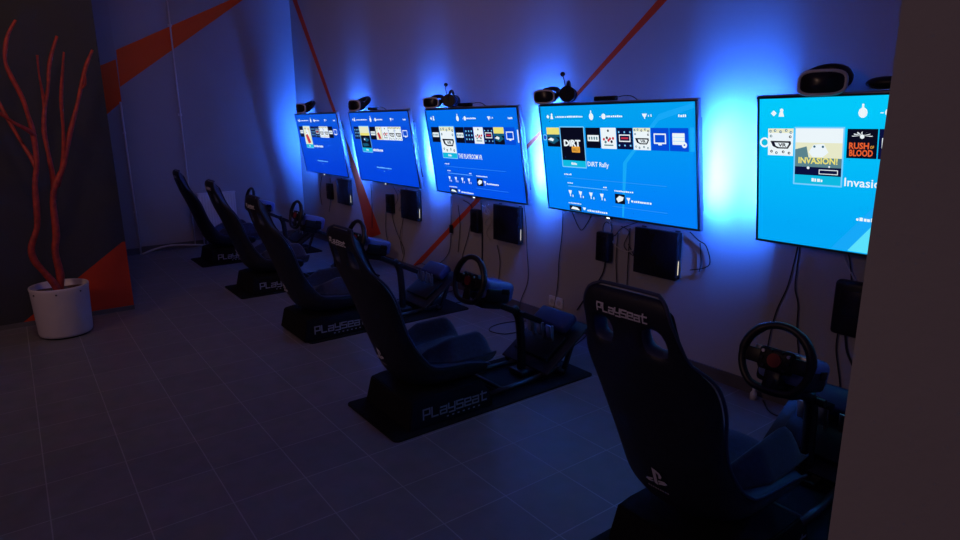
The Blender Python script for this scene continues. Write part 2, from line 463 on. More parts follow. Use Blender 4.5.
        return Vector((X_ * (1 - .06 * v), y, max(z, low(x, v) + .012)))
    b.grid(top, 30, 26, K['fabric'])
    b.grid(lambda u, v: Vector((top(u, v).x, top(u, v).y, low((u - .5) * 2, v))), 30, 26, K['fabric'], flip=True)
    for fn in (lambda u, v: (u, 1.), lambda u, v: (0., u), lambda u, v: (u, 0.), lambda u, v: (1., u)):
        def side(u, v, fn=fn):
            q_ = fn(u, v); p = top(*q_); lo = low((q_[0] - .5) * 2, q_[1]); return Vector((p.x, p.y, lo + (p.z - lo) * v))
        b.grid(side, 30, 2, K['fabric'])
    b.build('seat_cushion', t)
    # frame: two floor rails, curved centre post, cross tubes
    b = MB()
    for s in (-1, 1): b.tube([(s * .16, .60, .03), (s * .15, .9, .03), (s * .12, 1.22, .03)], .016, K['steel'], 10)
    b.tube([(-.18, 1.20, .03), (.18, 1.20, .03)], .016, K['steel'], 10)
    b.tube([(-.16, .75, .03), (.16, .75, .03)], .014, K['steel'], 10)
    b.build('floor_frame', t)
    b = MB()
    b.tube([(0, 1.02, .02), (0, 1.015, .22), (0, 1.00, .36), (0, .96, .43)], .027, K['steel'], 14, sub=4)
    b.bar((0, .66, .565), (0, 1.16, .315), .05, .035, K['steel'], .006)
    b.box((0, 1.02, .03), (.12, .10, .03), K['steel'], bev=.006)
    b.cyl((0, .985, .40), .016, .12, K['steel'], 'x')
    b.build('wheel_post', t)
    # pedal plate and pedals
    b = MB()
    b.bar((0, 1.04, .060), (0, 1.38, .290), .42, .014, K['steel'], .004)
    for s in (-1, 1): b.bar((s * .17, 1.04, .045), (s * .17, 1.37, .268), .022, .03, K['steel'], .004)
    for s in (-1, 1): b.bar((s * .15, 1.23, .03), (s * .15, 1.31, .22), .025, .02, K['steel'])
    b.build('pedal_plate', t)
    ped = MB()
    Mp = Matrix.Translation((0, 1.27, .232)) @ Matrix.Rotation(math.radians(34), 4, 'X')
    ped.box((0, .05, .05), (.29, .13, .06), K['pedalcover'], Mp, .02, 3)
    ped.box((0, -.12, .008), (.30, .19, .022), K['plastic'], Mp, .006)
    pu = ped.build('pedal_unit', t)
    for j, x in enumerate((-.09, 0, .085)):
        p = MB()
        p.bar(Mp @ Vector((x, -.03, .10)), Mp @ Vector((x, -.09, -.0)), .012, .010, K['metal'])
        p.box((0, 0, 0), (.042, .010, .085), K['metal'], Mp @ Matrix.Translation((x, -.07, .09)) @ Matrix.Rotation(math.radians(-25), 4, 'X'), .003)
        p.build('pedal', pu)
    # wheel base and wheel
    Mw = Matrix.Translation((0, .64, .650)) @ Matrix.Rotation(math.radians(-14), 4, 'X')
    b = MB()
    b.box((0, .160, -.035), (.19, .21, .11), K['bluelit'], Mw, .03, 4)
    b.box((0, .150, -.055), (.195, .175, .09), K['plastic'], Mw, .02, 3)
    b.cyl((0, .05, -.01), .045, .07, K['plastic'], 'y', 20, Mw)
    b.box((0, .15, -.115), (.11, .14, .05), K['plastic'], Mw, .01)
    b.box((.099, .19, -.03), (.006, .05, .03), K['gloss'], Mw, .002)
    wb = b.build('wheel_base', t)
    w = MB()
    N = 48
    pts = []
    for k in range(N):
        a = 2 * PI * k / N
        R = .130
        x, z = R * math.cos(a), R * math.sin(a)
        if z < -.105: z = -.105 - (abs(z) - .105) * .45
        pts.append((x, 0, z))
    rr = [.0145 + .003 * (1 if (math.sin(a * 2 * PI / N) > .05 and abs(math.cos(a * 2 * PI / N)) > .55) else 0) for a in range(N)]
    w.tube(pts, rr, K['rim'], 10, closed=True, M=Mw)
    w.build('wheel_rim', wb)
    w = MB()
    w.box((0, .006, .0), (.135, .022, .085), K['plastic'], Mw, .014, 3)
    for a, ww in ((0, .055), (PI, .055), (-PI / 2, .060)):
        w.bar(Mw @ Vector((math.cos(a) * .04, .004, math.sin(a) * .04)), Mw @ Vector((math.cos(a) * .122, .0, math.sin(a) * .118)), ww, .010, K['plastic'] if a >= 0 else K['gloss'], .003, up=Mw.to_3x3() @ Vector((0, 1, 0)))
    w.cyl((0, -.008, .0), .026, .012, K['red'], 'y', 24, Mw)
    for i, (x, z) in enumerate(((-.048, .026), (.048, .026), (-.05, .0), (.05, .0), (-.04, -.028), (.04, -.028), (-.02, .033), (.02, .033))):
        w.cyl((x, -.007, z), .0065, .008, K['gloss'] if i > 1 else K['metal'], 'y', 12, Mw)
    for s in (-1, 1): w.box((s * .075, .032, .02), (.05, .006, .035), K['metal'], Mw, .002)
    w.build('wheel_hub', wb)
    return t

RIGS = [  # x, y of the mat's rear, wheel shift along y, label
    (-1.095, 1.455, .10, 0.0, 'nearest racing seat, cut by the pale wall, white emblem low on its black back'),
    (-2.705, 1.290, .0, 0.0, 'second nearest racing seat, whole side and black mat in view with wordmark on its base'),
    (-4.275, 1.500, .0, 0.0, 'third racing seat from the front, middle of the five, half behind the second seat'),
    (-5.740, 1.460, .0, 0.0, 'fourth racing seat from the front, white spot on its headrest before the far radiator'),
    (-7.270, 1.500, .0, 0.0, 'farthest racing seat, at the left end of the row near the far wall'),
]
proto = make_rig()
rigs = []
for i, (x, y, wy, rz, lab) in enumerate(RIGS):
    o = proto if i == 0 else copy_tree(proto)
    o.location = (x, y, 0); o['label'] = lab
    rigs.append(o)
for ch in rigs[0].children:
    if ch.name.split('.')[0] in ('wheel_base', 'wheel_post', 'pedal_unit', 'pedal_plate', 'floor_frame'):
        if ch.name.split('.')[0] == 'wheel_base': ch.location = (0, .07, -.02)
        elif ch.name.split('.')[0] == 'wheel_post': ch.location = (0, .04, -.012)

for ch in rigs[2].children:
    if not ch.name.startswith('floor_mat'):
        ch.location = ch.location + Vector((0, -.13, 0))
        if ch.name.startswith('pedal') or ch.name.startswith('floor_frame'): ch.location.y += .06
for ch in rigs[0].children:
    if ch.name.startswith('seat_shell') or ch.name.startswith('seat_cushion'):
        ch.location = (-.01, -.005, .03); ch.rotation_euler = (math.radians(2.2), 0, math.radians(1.5))
# ------------------------------------------------------------------ televisions
TW, TH, TILT = 1.23, 0.715, 0.1513
TVX = [-7.7702, -6.2362, -4.7219, -3.2663, -1.6998]
TVY, TVZ = 3.0327, 0.8926
SCR = [  # background top, background bottom, ribbons
    (srgb(8, 88, 222), srgb(0, 62, 215)), (srgb(8, 88, 226), srgb(0, 68, 222)), (srgb(0, 112, 238), srgb(0, 84, 236)),
    (srgb(0, 160, 240), srgb(0, 130, 250)), (srgb(0, 200, 250), srgb(0, 168, 246))]

def screen_mat(name, c0, c1, g):
    m, nt, b = new_mat(name); N, L = nt.nodes, nt.links
    tc = N.new('ShaderNodeTexCoord'); sp = N.new('ShaderNodeSeparateXYZ'); L.new(tc.outputs['Object'], sp.inputs[0])
    mr = N.new('ShaderNodeMapRange'); mr.inputs['From Min'].default_value = .1; mr.inputs['From Max'].default_value = .65
    L.new(sp.outputs[2], mr.inputs['Value'])
    mx = N.new('ShaderNodeMix'); mx.data_type = 'RGBA'; L.new(mr.outputs[0], mx.inputs['Factor'])
    mx.inputs['A'].default_value = (*c1, 1); mx.inputs['B'].default_value = (*c0, 1)
    b.inputs['Base Color'].default_value = (.005, .005, .005, 1); b.inputs['Roughness'].default_value = .35
    b.inputs['Specular IOR Level'].default_value = .3
    L.new(mx.outputs['Result'], b.inputs['Emission Color']); b.inputs['Emission Strength'].default_value = g
    return m
def E(name, r, g, b, k=1.0): return emit(name, srgb(r, g, b), k)
EM = dict(white=E('picture_white', 235, 245, 250), pale=E('picture_pale_blue', 120, 205, 255), line=E('picture_line', 60, 150, 245),
          navy=E('picture_navy', 6, 14, 60), black=E('picture_black', 5, 8, 28), gold=E('picture_gold', 235, 165, 60), red=E('picture_red', 200, 50, 70),
          cyan=E('picture_cyan', 10, 185, 225), orange=E('picture_orange', 235, 95, 45), yellow=E('picture_yellow', 235, 225, 120),
          blue=E('picture_tile_blue', 0, 75, 215), mid=E('picture_slate', 90, 130, 140), cream=E('picture_cream', 230, 232, 200), teal=E('picture_teal', 20, 90, 120),
          ribbon=E('picture_ribbon', 20, 168, 248), ribbon2=E('picture_ribbon_bright', 90, 225, 252))

class Pic:
    """flat picture elements on the screen, u to the right, v down, 0..1"""
    def __init__(s): s.b = MB(); s.k = 1
    def P(s, u, v, k): return Vector(((u - .5) * TW, -.0005 - .0004 * k, (1 - v) * TH))
    def poly(s, pts, m, k=1): s.b.add([s.P(u, v, k) for u, v in pts], [list(range(len(pts)))], EM[m])
    def rect(s, u0, v0, u1, v1, m, k=1): s.poly([(u0, v1), (u1, v1), (u1, v0), (u0, v0)], m, k)
    def frame(s, u0, v0, u1, v1, t, m, k=1):
        a = t * TH / TW
        s.rect(u0 - a, v0 - t, u1 + a, v0, m, k); s.rect(u0 - a, v1, u1 + a, v1 + t, m, k)
        s.rect(u0 - a, v0, u0, v1, m, k); s.rect(u1, v0, u1 + a, v1, m, k)
    def disc(s, u, v, r, m, k=1, n=14, sq=1):
        s.poly([(u + r * TH / TW * math.cos(-2 * PI * i / n), v + r * sq * math.sin(-2 * PI * i / n)) for i in range(n)], m, k)
    def text(s, txt, u, v, h, m, k=2, bold=0.0, squeeze=1.0, width=None):
        cu = bpy.data.curves.new('t', 'FONT'); cu.body = txt; cu.size = 1; cu.offset = bold; cu.resolution_u = 2
        o = bpy.data.objects.new('t', cu); me = bpy.data.meshes.new_from_object(o)
        xs = [p.co.x for p in me.vertices]; ys = [p.co.y for p in me.vertices]
        x0, x1, y0, y1 = min(xs), max(xs), min(ys), max(ys)
        sc = h / (y1 - y0); sx = sc * TH / TW * squeeze
        if width: sx = width / (x1 - x0)
        s.b.add([s.P(u + (p.co.x - x0) * sx, v - (p.co.y - y0) * sc, k) for p in me.vertices], [list(f.vertices) for f in me.polygons], EM[m])
        bpy.data.objects.remove(o); bpy.data.curves.remove(cu); bpy.data.meshes.remove(me)
    def dashes(s, u0, u1, v, h, m='pale', k=2):
        """a line of writing too small to read: short uneven strokes"""
        u = u0; rnd = random.Random(int(u0 * 1000 + v * 77))
        while u < u1 - .004:
            w = rnd.uniform(.006, .012); hh = h * rnd.uniform(.6, 1)
            s.rect(u, v - hh, min(u + w, u1), v, m, k); u += w + rnd.uniform(.0015, .005)
    # --- tile pictures
    def tile(s, u0, v0, u1, v1, kind, k=1):
        w, h = u1 - u0, v1 - v0
        U = lambda x: u0 + x * w
        V = lambda y: v0 + y * h
        if kind == 'car':
            s.rect(u0, v0, u1, v1, 'black', k); s.rect(u0, v0, u1, V(.36), 'yellow', k + 1); s.rect(u0, V(.36), u1, V(.5), 'teal', k + 1)
            s.poly([(U(.05), V(.72)), (U(.5), V(.86)), (U(.95), V(.66)), (U(.7), V(.5)), (U(.3), V(.54))], 'teal', k + 2)
            s.poly([(U(.05), V(.64)), (U(.45), V(.72)), (U(.55), V(.6)), (U(.3), V(.52))], 'white', k + 3)
        elif kind == 'darkbox':
            s.rect(u0, v0, u1, v1, 'black', k); s.rect(U(.12), V(.36), U(.9), V(.66), 'white', k + 1)
            for j in range(4): s.rect(U(.2 + j * .17), V(.44), U(.3 + j * .17), V(.58), 'mid', k + 2)
        elif kind == 'people':
            s.rect(u0, v0, u1, v1, 'white', k)
            s.disc(U(.5), V(.14), h * .06, 'black', k + 1)
            for x, y, m_ in ((.2, .55, 'red'), (.4, .48, 'black'), (.6, .52, 'red'), (.8, .5, 'red'), (.3, .68, 'mid'), (.7, .66, 'black'), (.5, .6, 'red')):
                s.disc(U(x), V(y), h * .07, m_, k + 1)
            s.rect(U(.2), V(.8), U(.8), V(.86), 'mid', k + 1)
        elif kind == 'visor':
            s.rect(u0, v0, u1, v1, 'navy', k)
            s.frame(U(.2), V(.36), U(.8), V(.6), h * .05, 'white', k + 1); s.rect(U(.28), V(.44), U(.72), V(.52), 'red', k + 2)
            for x in (.15, .5, .85): s.disc(U(x), V(.2), h * .045, 'pale', k + 1); s.disc(U(x), V(.82), h * .045, 'pale', k + 1)
        elif kind == 'doodle':
            s.rect(u0, v0, u1, v1, 'white', k)
            s.rect(u0, v0, u1, V(.16), 'cream', k + 1)
            for x, y in ((.1, .1), (.28, .08), (.5, .12), (.72, .07), (.9, .14), (.12, .28), (.88, .3), (.15, .85), (.35, .9), (.62, .86), (.85, .9)):
                s.disc(U(x), V(y), h * .05, random.choice(('black', 'mid', 'teal')), k + 2)
                s.disc(U(x) + .001, V(y), h * .022, 'white', k + 3)
            s.poly([(U(.1), V(.46)), (U(.2), V(.66)), (U(.4), V(.74)), (U(.8), V(.74)), (U(.92), V(.56)), (U(.9), V(.46))], 'black', k + 2)
            s.poly([(U(.26), V(.52)), (U(.32), V(.64)), (U(.44), V(.69)), (U(.76), V(.69)), (U(.84), V(.56)), (U(.82), V(.52))], 'white', k + 3)
            s.text('VR', U(.42), V(.67), h * .13, 'black', k + 4, .03, width=w * .32)
        elif kind == 'tv':
            s.rect(u0, v0, u1, v1, 'blue', k); s.frame(U(.22), V(.3), U(.78), V(.64), h * .06, 'white', k + 1); s.rect(U(.4), V(.70), U(.6), V(.76), 'white', k + 1)
        elif kind == 'grid':
            s.rect(u0, v0, u1, v1, 'blue', k); s.rect(U(.15), V(.22), U(.8), V(.72), 'white', k + 1)
            for j in (1, 2): s.rect(U(.15), V(.22 + j * .167), U(.8), V(.235 + j * .167), 'pale', k + 2)
            s.disc(U(.78), V(.72), h * .13, 'white', k + 2); s.disc(U(.78), V(.72), h * .04, 'blue', k + 3)
        elif kind == 'rush':
            s.rect(u0, v0, u1, v1, 'black', k)
            for a in range(7):
                an = PI * (a + .5) / 7; s.poly([(U(.5), V(.22)), (U(.5 + .36 * math.cos(an)), V(.22 - .2 * math.sin(an) + .06)), (U(.5 + .32 * math.cos(an + .14)), V(.24 - .17 * math.sin(an) + .06))], 'white', k + 1)
            s.disc(U(.5), V(.26), h * .07, 'white', k + 2)
            s.text('RUSH', U(.08), V(.68), h * .22, 'orange', k + 2, .03, width=w * .66); s.text('OF', U(.78), V(.66), h * .1, 'gold', k + 2, .02, width=w * .12)
            s.text('BLOOD', U(.1), V(.93), h * .23, 'orange', k + 2, .03, width=w * .78)
        elif kind == 'dirt':
            s.rect(u0, v0, u1, v1, 'black', k)
            s.text('DiRT', U(.12), V(.57), h * .20, 'white', k + 1, .05, width=w * .72)
            s.rect(U(.45), V(.57), U(.80), V(.75), 'gold', k + 2); s.text('RALLY', U(.49), V(.71), h * .09, 'black', k + 3, .0, width=w * .27)
        elif kind == 'invasion':
            s.rect(u0, v0, u1, v1, 'navy', k); s.rect(u0, v0, u1, V(.62), 'cream', k + 1); s.rect(u0, V(.0), u1, V(.3), 'white', k + 2)
            s.rect(u0, V(.62), u1, V(.82), 'mid', k + 1)
            s.poly([(U(.0), V(.45)), (U(.25), V(.38)), (U(.3), V(.62)), (U(.0), V(.7))], 'mid', k + 2)
            s.poly([(U(.3), V(.5)), (U(.4), V(.34)), (U(.62), V(.32)), (U(.72), V(.5)), (U(.6), V(.6)), (U(.38), V(.6))], 'white', k + 3)
            s.disc(U(.42), V(.38), h * .025, 'teal', k + 4); s.disc(U(.6), V(.38), h * .025, 'teal', k + 4)
            s.text('INVASION!', U(.08), V(.75), h * .14, 'yellow', k + 4, .03, width=w * .84)
            s.frame(U(.55), V(.88), U(.92), V(.95), h * .015, 'white', k + 3)
            s.disc(U(.3), V(.84), h * .03, 'white', k + 3); s.disc(U(.75), V(.80), h * .02, 'white', k + 3)
        elif kind == 'navygrid':
            s.rect(u0, v0, u1, v1, 'navy', k)
            for x in (.2, .5, .8):
                for y in (.25, .5, .75): s.disc(U(x), V(y), h * .06, 'pale', k + 1)
        elif kind == 'face':
            s.rect(u0, v0, u1, v1, 'cream', k)
            s.disc(U(.5), V(.38), h * .2, 'white', k + 1); s.poly([(U(.2), V(.5)), (U(.5), V(.42)), (U(.8), V(.9)), (U(.4), V(.95))], 'red', k + 2)
            s.disc(U(.4), V(.33), h * .03, 'black', k + 2); s.disc(U(.3), V(.12), h * .06, 'mid', k + 2); s.disc(U(.75), V(.15), h * .05, 'red', k + 2)
        elif kind == 'robot':
            s.rect(u0, v0, u1, v1, 'black', k); s.rect(u0, v0, u1, V(.3), 'cream', k + 1); s.rect(u0, V(.3), u1, V(.42), 'yellow', k + 1)
            s.poly([(U(.2), V(.6)), (U(.5), V(.5)), (U(.9), V(.62)), (U(.6), V(.72))], 'teal', k + 2); s.disc(U(.4), V(.6), h * .05, 'white', k + 3)
            s.poly([(U(.1), V(.8)), (U(.6), V(.78)), (U(.8), V(.9)), (U(.2), V(.95))], 'teal', k + 2)
        elif kind == 'blank': s.rect(u0, v0, u1, v1, 'navy', k)

def top_row(p, i):
    p.disc(.066, .108, .02, 'white', 1, 4); p.poly([(.085, .13), (.107, .13), (.102, .10), (.09, .10)], 'white'); p.disc(.097, .09, .012, 'white')
    if i in (3, 0, 1): p.dashes(.125, .33, .118, .016, 'white')
    p.disc(.385, .112, .026, 'white', 1, 10, 1.2); p.rect(.381, .06, .388, .09, 'white')
    p.rect(.44, .112, .45, .117, 'white'); p.disc(.468, .112, .024, 'white'); p.dashes(.487, .59, .12, .018, 'white')
    p.poly([(.705, .095), (.735, .095), (.727, .12), (.713, .12)], 'white'); p.rect(.717, .12, .723, .135, 'white'); p.rect(.74, .105, .745, .12, 'white'); p.rect(.755, .1, .76, .12, 'white')
    p.dashes(.905, .945, .125, .022, 'white')

SLOT = [(.045, .145)] + [(.338 + j * .1035, .338 + j * .1035 + .0995) for j in range(6)]
def picture(i, parent):
    p = Pic(); b = p
    # flowing ribbons of the background
    if i == 4:
        p.poly([(.30, .98), (.50, .98), (.58, .62), (.80, .30), (.98, .18), (.98, .12), (.74, .26), (.50, .55)], 'ribbon', 0)
        p.poly([(.36, .98), (.47, .98), (.56, .72), (.50, .66)], 'ribbon2', .5)
    if i == 3:
        p.poly([(.55, .98), (.56, .98), (.60, .5), (.80, .15), (.985, .06), (.985, .02), (.80, .10), (.575, .5)], 'ribbon', 0)
    top_row(p, i)
    sel = {0: 'face', 1: 'robot', 2: 'doodle', 3: 'dirt', 4: 'invasion'}[i]
    rows = {0: ['darkbox', 'navygrid', 'visor', 'doodle', 'doodle', 'darkbox', 'tv'],
            1: ['navygrid', 'darkbox', 'face', 'people', 'doodle', 'doodle', 'tv'],
            2: ['darkbox', 'darkbox', 'navygrid', 'people', 'visor', 'car', 'tv'],
            3: ['car', 'darkbox', 'people', 'visor', 'doodle', 'tv', 'grid'],
            4: ['doodle', 'rush', 'blank', 'people', 'visor', 'tv', 'grid']}[i]
    for (a, c), kd in zip(SLOT, rows): p.tile(a, .207, c, .385, kd)
    if i == 4: p.rect(SLOT[2][0] + .01, .26, SLOT[2][0] + .035, .32, 'white', 3)
    p.rect(.155, .205, .325, .505, 'black', 6); p.tile(.155, .205, .325, .505, sel, 7)
    p.rect(.155, .505, .325, .562, 'cyan', 6); p.frame(.155, .205, .325, .562, .009, 'pale', 8)
    p.dashes(.22, .26, .545, .022, 'white', 8)
    if i == 3: p.rect(.962, .2, .985, .385, 'ribbon', 1); p.disc(.028, .3, .03, 'pale', 1); p.disc(.028, .3, .02, 'blue', 2)
    if i == 4:
        p.disc(.031, .3, .034, 'white', 1); p.disc(.031, .3, .022, 'cyan', 2)
    if i == 2: p.rect(.975, .23, .985, .36, 'white', 1)
    title = {2: 'THE PLAYROOM VR', 3: 'DiRT Rally', 4: 'Invasion!'}.get(i)
    wd = {2: .265, 3: .145, 4: .155}.get(i)
    if title: p.text(title, .337, .562, .055, 'white', 2, .012, width=wd)
    else: p.dashes(.338, .338 + (.22 if i == 0 else .17), .548, .036, 'white')
    if i in (0, 1): p.dashes(.35, .60, .785, .018, 'pale'); p.dashes(.46, .475, .83, .01, 'pale')
    if i == 4: p.dashes(.385, .47, .775, .025, 'white'); p.dashes(.49, .56, .775, .02, 'white')
    if i in (2, 3):
        p.dashes(.155, .21, .645, .016, 'white'); p.rect(.155, .668, .83, .671, 'line')
        p.dashes(.175, .215, .725, .012, 'white'); p.dashes(.435, .46, .735, .014, 'white'); p.rect(.178, .748, .465, .752, 'pale')
        for j in range(4):
            u = .19 + j * .077
            p.poly([(u - .013, .79), (u + .013, .79), (u + .006, .822), (u - .006, .822)], 'white'); p.rect(u - .003, .822, u + .003, .85, 'white'); p.rect(u + .016, .83, u + .022, .852, 'white')
        p.dashes(.51, .63, .755, .014, 'white'); p.rect(.51, .775, .575, .862, 'black'); p.poly([(.518, .82), (.54, .79), (.568, .80), (.56, .83), (.53, .85)], 'white', 2)
        p.poly([(.585, .80), (.61, .80), (.602, .825), (.593, .825)], 'white'); p.rect(.595, .825, .6, .85, 'white'); p.dashes(.615, .74, .835, .02, 'white')
        p.rect(.49, .89, .83, .893, 'line'); p.dashes(.17, .27, .918, .012, 'white')
        p.rect(.175, .935, .265, .983, 'black'); p.poly([(.185, .97), (.2, .945), (.235, .95), (.255, .975)], 'white', 2)
        p.poly([(.275, .94), (.3, .94), (.292, .965), (.283, .965)], 'white'); p.dashes(.31, .455, .972, .02, 'white')
    o = p.b.build('screen_image', parent)
    return o

TVL = ['farthest wall television, leftmost of the five, lit blue menu and small visor on top',
       'second television from the left, between the farthest one and the middle one, lit blue menu',
       'middle television of the five, headset with raised microphone on top, The Playroom VR menu',
       'large television showing the DiRT Rally menu, fourth from the left',
       'nearest television, cut by the pale wall at right, showing the Invasion menu']
for i, x in enumerate(TVX):
    t = thing('television', TVL[i], 'television', (x + TW / 2, TVY, TVZ), 'wall televisions in a row', (TILT, 0, 0))
    b = MB()
    b.box((0, .017, TH / 2), (TW + .012, .028, TH + .012), K['edge'], bev=.004)
    b.box((0, .040, TH / 2 - .03), (TW - .30, .03, TH - .22), K['housing'], bev=.01)
    b.build('housing', t)
    b = MB()   # bezel ring
    w_, h_, tt = TW / 2, TH, .0095
    for c, s in (((0, .0, tt / 2), (TW + .008, .010, tt)), ((0, .0, TH - tt / 2), (TW + .008, .010, tt)), ((-w_ + tt / 2, .0, TH / 2), (tt, .010, TH)), ((w_ - tt / 2, .0, TH / 2), (tt, .010, TH))):
        b.box(c, s, K['housing'], bev=.002)
    b.box((-.05, -.001, -.004), (.06, .012, .014), K['housing'], bev=.003)
    bz = b.build('bezel', t)
    b = MB(); b.box((-.05, -.0085, -.003), (.026, .004, .008), K['ind'], bev=.001); b.build('indicator_light', t)
    b = MB()
    b.add([(-TW / 2 + .008, 0, .008), (TW / 2 - .008, 0, .008), (TW / 2 - .008, 0, TH - .008), (-TW / 2 + .008, 0, TH - .008)], [[0, 1, 2, 3]], screen_mat('screen_glow_%d' % i, *SCR[i], 1.0))
    sc = b.build('screen', t)
    picture(i, sc)
    for s in (-1, 1):
        b = MB(); Ml = Matrix.Translation((s * (TW / 2 - .022), .046, TH / 2)) @ Matrix.Rotation(PI / 4 if s < 0 else -PI / 9, 4, 'Z')
        b.box((0, .0066, 0), (.009, .0012, TH - .25), K['led'], Ml)
        b.box((0, 0, 0), (.014, .012, TH - .20), K['housing'], Ml)
        for q in (-1, 1): b.box((q * .0085, .003, 0), (.003, .018, TH - .20), K['housing'], Ml)
        b.build('light_strip', t)
    b = MB(); b.box((0, .075, TH / 2), (.30, .04, .22), K['steel'], bev=.005)
    b.build('wall_bracket', t)

# ------------------------------------------------------------------ consoles and boxes on the wall under each television
near = ['under the farthest television', 'under the second television from the left', 'under the middle television', 'under the DiRT Rally television']
for i in range(4):
    x = TVX[i]
    t = thing('game_console', 'flat black game console fixed upright to the wall ' + near[i], 'game console', (x + .88, YW, .555), 'consoles on the wall')
    b = MB()
    b.box((0, -.020, .145), (.31, .026, .285), K['plastic'], bev=.003)
    b.box((0, -.0485, .145), (.318, .025, .290), K['gloss'], bev=.003)
    b.build('body', t)
    b = MB(); b.box((.1595, -.0345, .075), (.003, .0032, .085), K['bar']); b.build('light_bar', t)
    for dx in (-.13, .12):
        b = MB(); b.box((dx, -.005, .145), (.03, .009, .30), K['steel']); b.build('wall_mount', t)
    b = MB(); b.box((0, 0, 0), (.115, .055, .20), K['plastic'], bev=.012); b.box((0, -.029, .04), (.07, .004, .06), K['gloss'], bev=.001)
    for k in range(4): b.box((-.03 + k * .02, -.0285, -.06), (.008, .003, .05), K['gloss'])
    o = b.build('adapter_box', None, (x + .445, YW - .03, .67))
    tag(o, 'small black adapter box on the wall among cables ' + near[i], 'adapter', 'adapter boxes on the wall')
# right-most box, seen beside the pale near wall
b = MB(); b.box((0, 0, 0), (.17, .06, .27), K['plastic'], bev=.02, seg=3); b.box((0, -.03, .03), (.10, .006, .12), K['gloss'], bev=.002)
o = b.build('adapter_box', None, tuple(at_y(853, 309, YW - .035)))
tag(o, 'black adapter box under the nearest television, beside the edge of the pale wall', 'adapter', 'adapter boxes on the wall')
# small inline switches on the hanging leads
def inline(u, v, lab):
    b = MB(); b.box((0, 0, 0), (.035, .022, .075), K['plastic'], bev=.006); p = at_y(u, v, YW - .022)
    tag(b.build('inline_adapter', None, tuple(p)), lab, 'adapter')
inline(451, 229, 'small black inline adapter hanging on a lead below the middle television')

# ------------------------------------------------------------------ things on top of the televisions
def tv_top(i, u):
    """a point on the upper edge of television i at fraction u"""
    c, s = math.cos(TILT), math.sin(TILT)
    return Vector((TVX[i] + u * TW, TVY - (TH + .006) * s + .017 * c, TVZ + (TH + .006) * c + .017 * s + .001))
def visor(loc, rz, s, lab):
    t = thing('vr_headset', lab, 'headset', loc, 'headsets lying on the televisions', (0, 0, rz))
    b = MB()
    def sh(u, v):
        a = (u - .5) * 2; an = v * 2 * PI
        x = a * .095
        e = (1 - abs(a) ** 3.2) ** .5 if abs(a) < 1 else 0
        y = math.cos(an) * .045 * e; z = math.sin(an) * .052 * e
        y -= .03 * (1 - a * a)
        return Vector((x, y, z + .053)) * s
    b.grid(sh, 22, 20, K['plastic']); b.build('visor_body', t)
    def face(k, y0, g):
        a = 2 * PI * k / 28; c, d = math.cos(a), math.sin(a)
        x = .094 * g * (abs(c) ** .55) * (1 if c > 0 else -1); zz = .050 * g * (abs(d) ** .6) * (1 if d > 0 else -1)
        return Vector((x, y0 + 3.0 * x * x, zz + .053)) * s
    b = MB(); b.tube([face(k, -.088, 1) for k in range(28)], .0085 * s, K['white'], 8, closed=True); b.build('white_frame', t)
    b = MB()
    vs = [face(k, -.090, .97) for k in range(28)] + [face(k, -.098, .80) for k in range(28)] + [Vector((0, -.100, .053)) * s]
    b.add(vs, [[k, (k + 1) % 28, 28 + (k + 1) % 28, 28 + k] for k in range(28)] + [[28 + k, 28 + (k + 1) % 28, 56] for k in range(28)], K['gloss'], True)
    vs = [face(k, -.088, 1) for k in range(28)] + [face(k, -.030, .9) for k in range(28)]
    b.add(vs, [[28 + k, 28 + (k + 1) % 28, (k + 1) % 28, k] for k in range(28)], K['plastic'], True)
    b.build('front_panel', t)
    b = MB()
    pts = [Vector((.088 * math.cos(a), .020 + .080 * math.sin(a), .070 + .055 * math.sin(a))) * s for a in [PI * k / 12 for k in range(-1, 14)]]
    b.tube(pts, [.022 * s] * len(pts), K['plastic'], 10)
    b.build('head_band', t)
    return t
def headphones(loc, rz, lab, mic=True, lean=0.0):
    t = thing('headphones', lab, 'headset', loc, 'headphones with microphones on the televisions', (lean, 0, rz))
    b = MB()
    pts = [Vector((.078 * math.cos(a), 0, .055 + .075 * math.sin(a))) for a in [PI * k / 14 for k in range(0, 15)]]
    b.tube(pts, .011, K['plastic'], 8); b.build('head_band', t)
    for s in (-1, 1):
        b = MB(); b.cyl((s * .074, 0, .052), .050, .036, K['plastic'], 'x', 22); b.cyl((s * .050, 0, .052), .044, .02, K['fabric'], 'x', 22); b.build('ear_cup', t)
    if mic:
        b = MB(); b.tube([(.09, 0, .05), (.105, -.01, .10), (.10, -.02, .14), (.075, -.03, .165), (.045, -.035, .175)], .0032, K['cable'], 6, sub=4)
        b.ellipsoid((.035, -.036, .177), (.022, .016, .015), K['plastic']); b.build('microphone', t)
    return t
visor(tv_top(4, .235) + Vector((0, .02, -.012)), math.radians(16), .98, 'vr headset with white rim on top of the nearest television')
visor(tv_top(3, .055), math.radians(20), .78, 'vr headset at the left end of the DiRT Rally television, beside headphones')
visor(tv_top(2, .10), math.radians(25), .78, 'vr headset at the left end of the middle television, beside headphones')
visor(tv_top(1, .19), math.radians(10), 1.0, 'vr headset on top of the second television from the left')
visor(tv_top(0, .27), math.radians(10), 1.0, 'vr headset on top of the farthest television')
headphones(tv_top(3, .19) + Vector((0, .03, .0)), math.radians(-50), 'black headphones with raised microphone on top of the DiRT Rally television')
headphones(tv_top(2, .28) + Vector((0, .03, .0)), math.radians(-50), 'black headphones with raised microphone on top of the middle television')
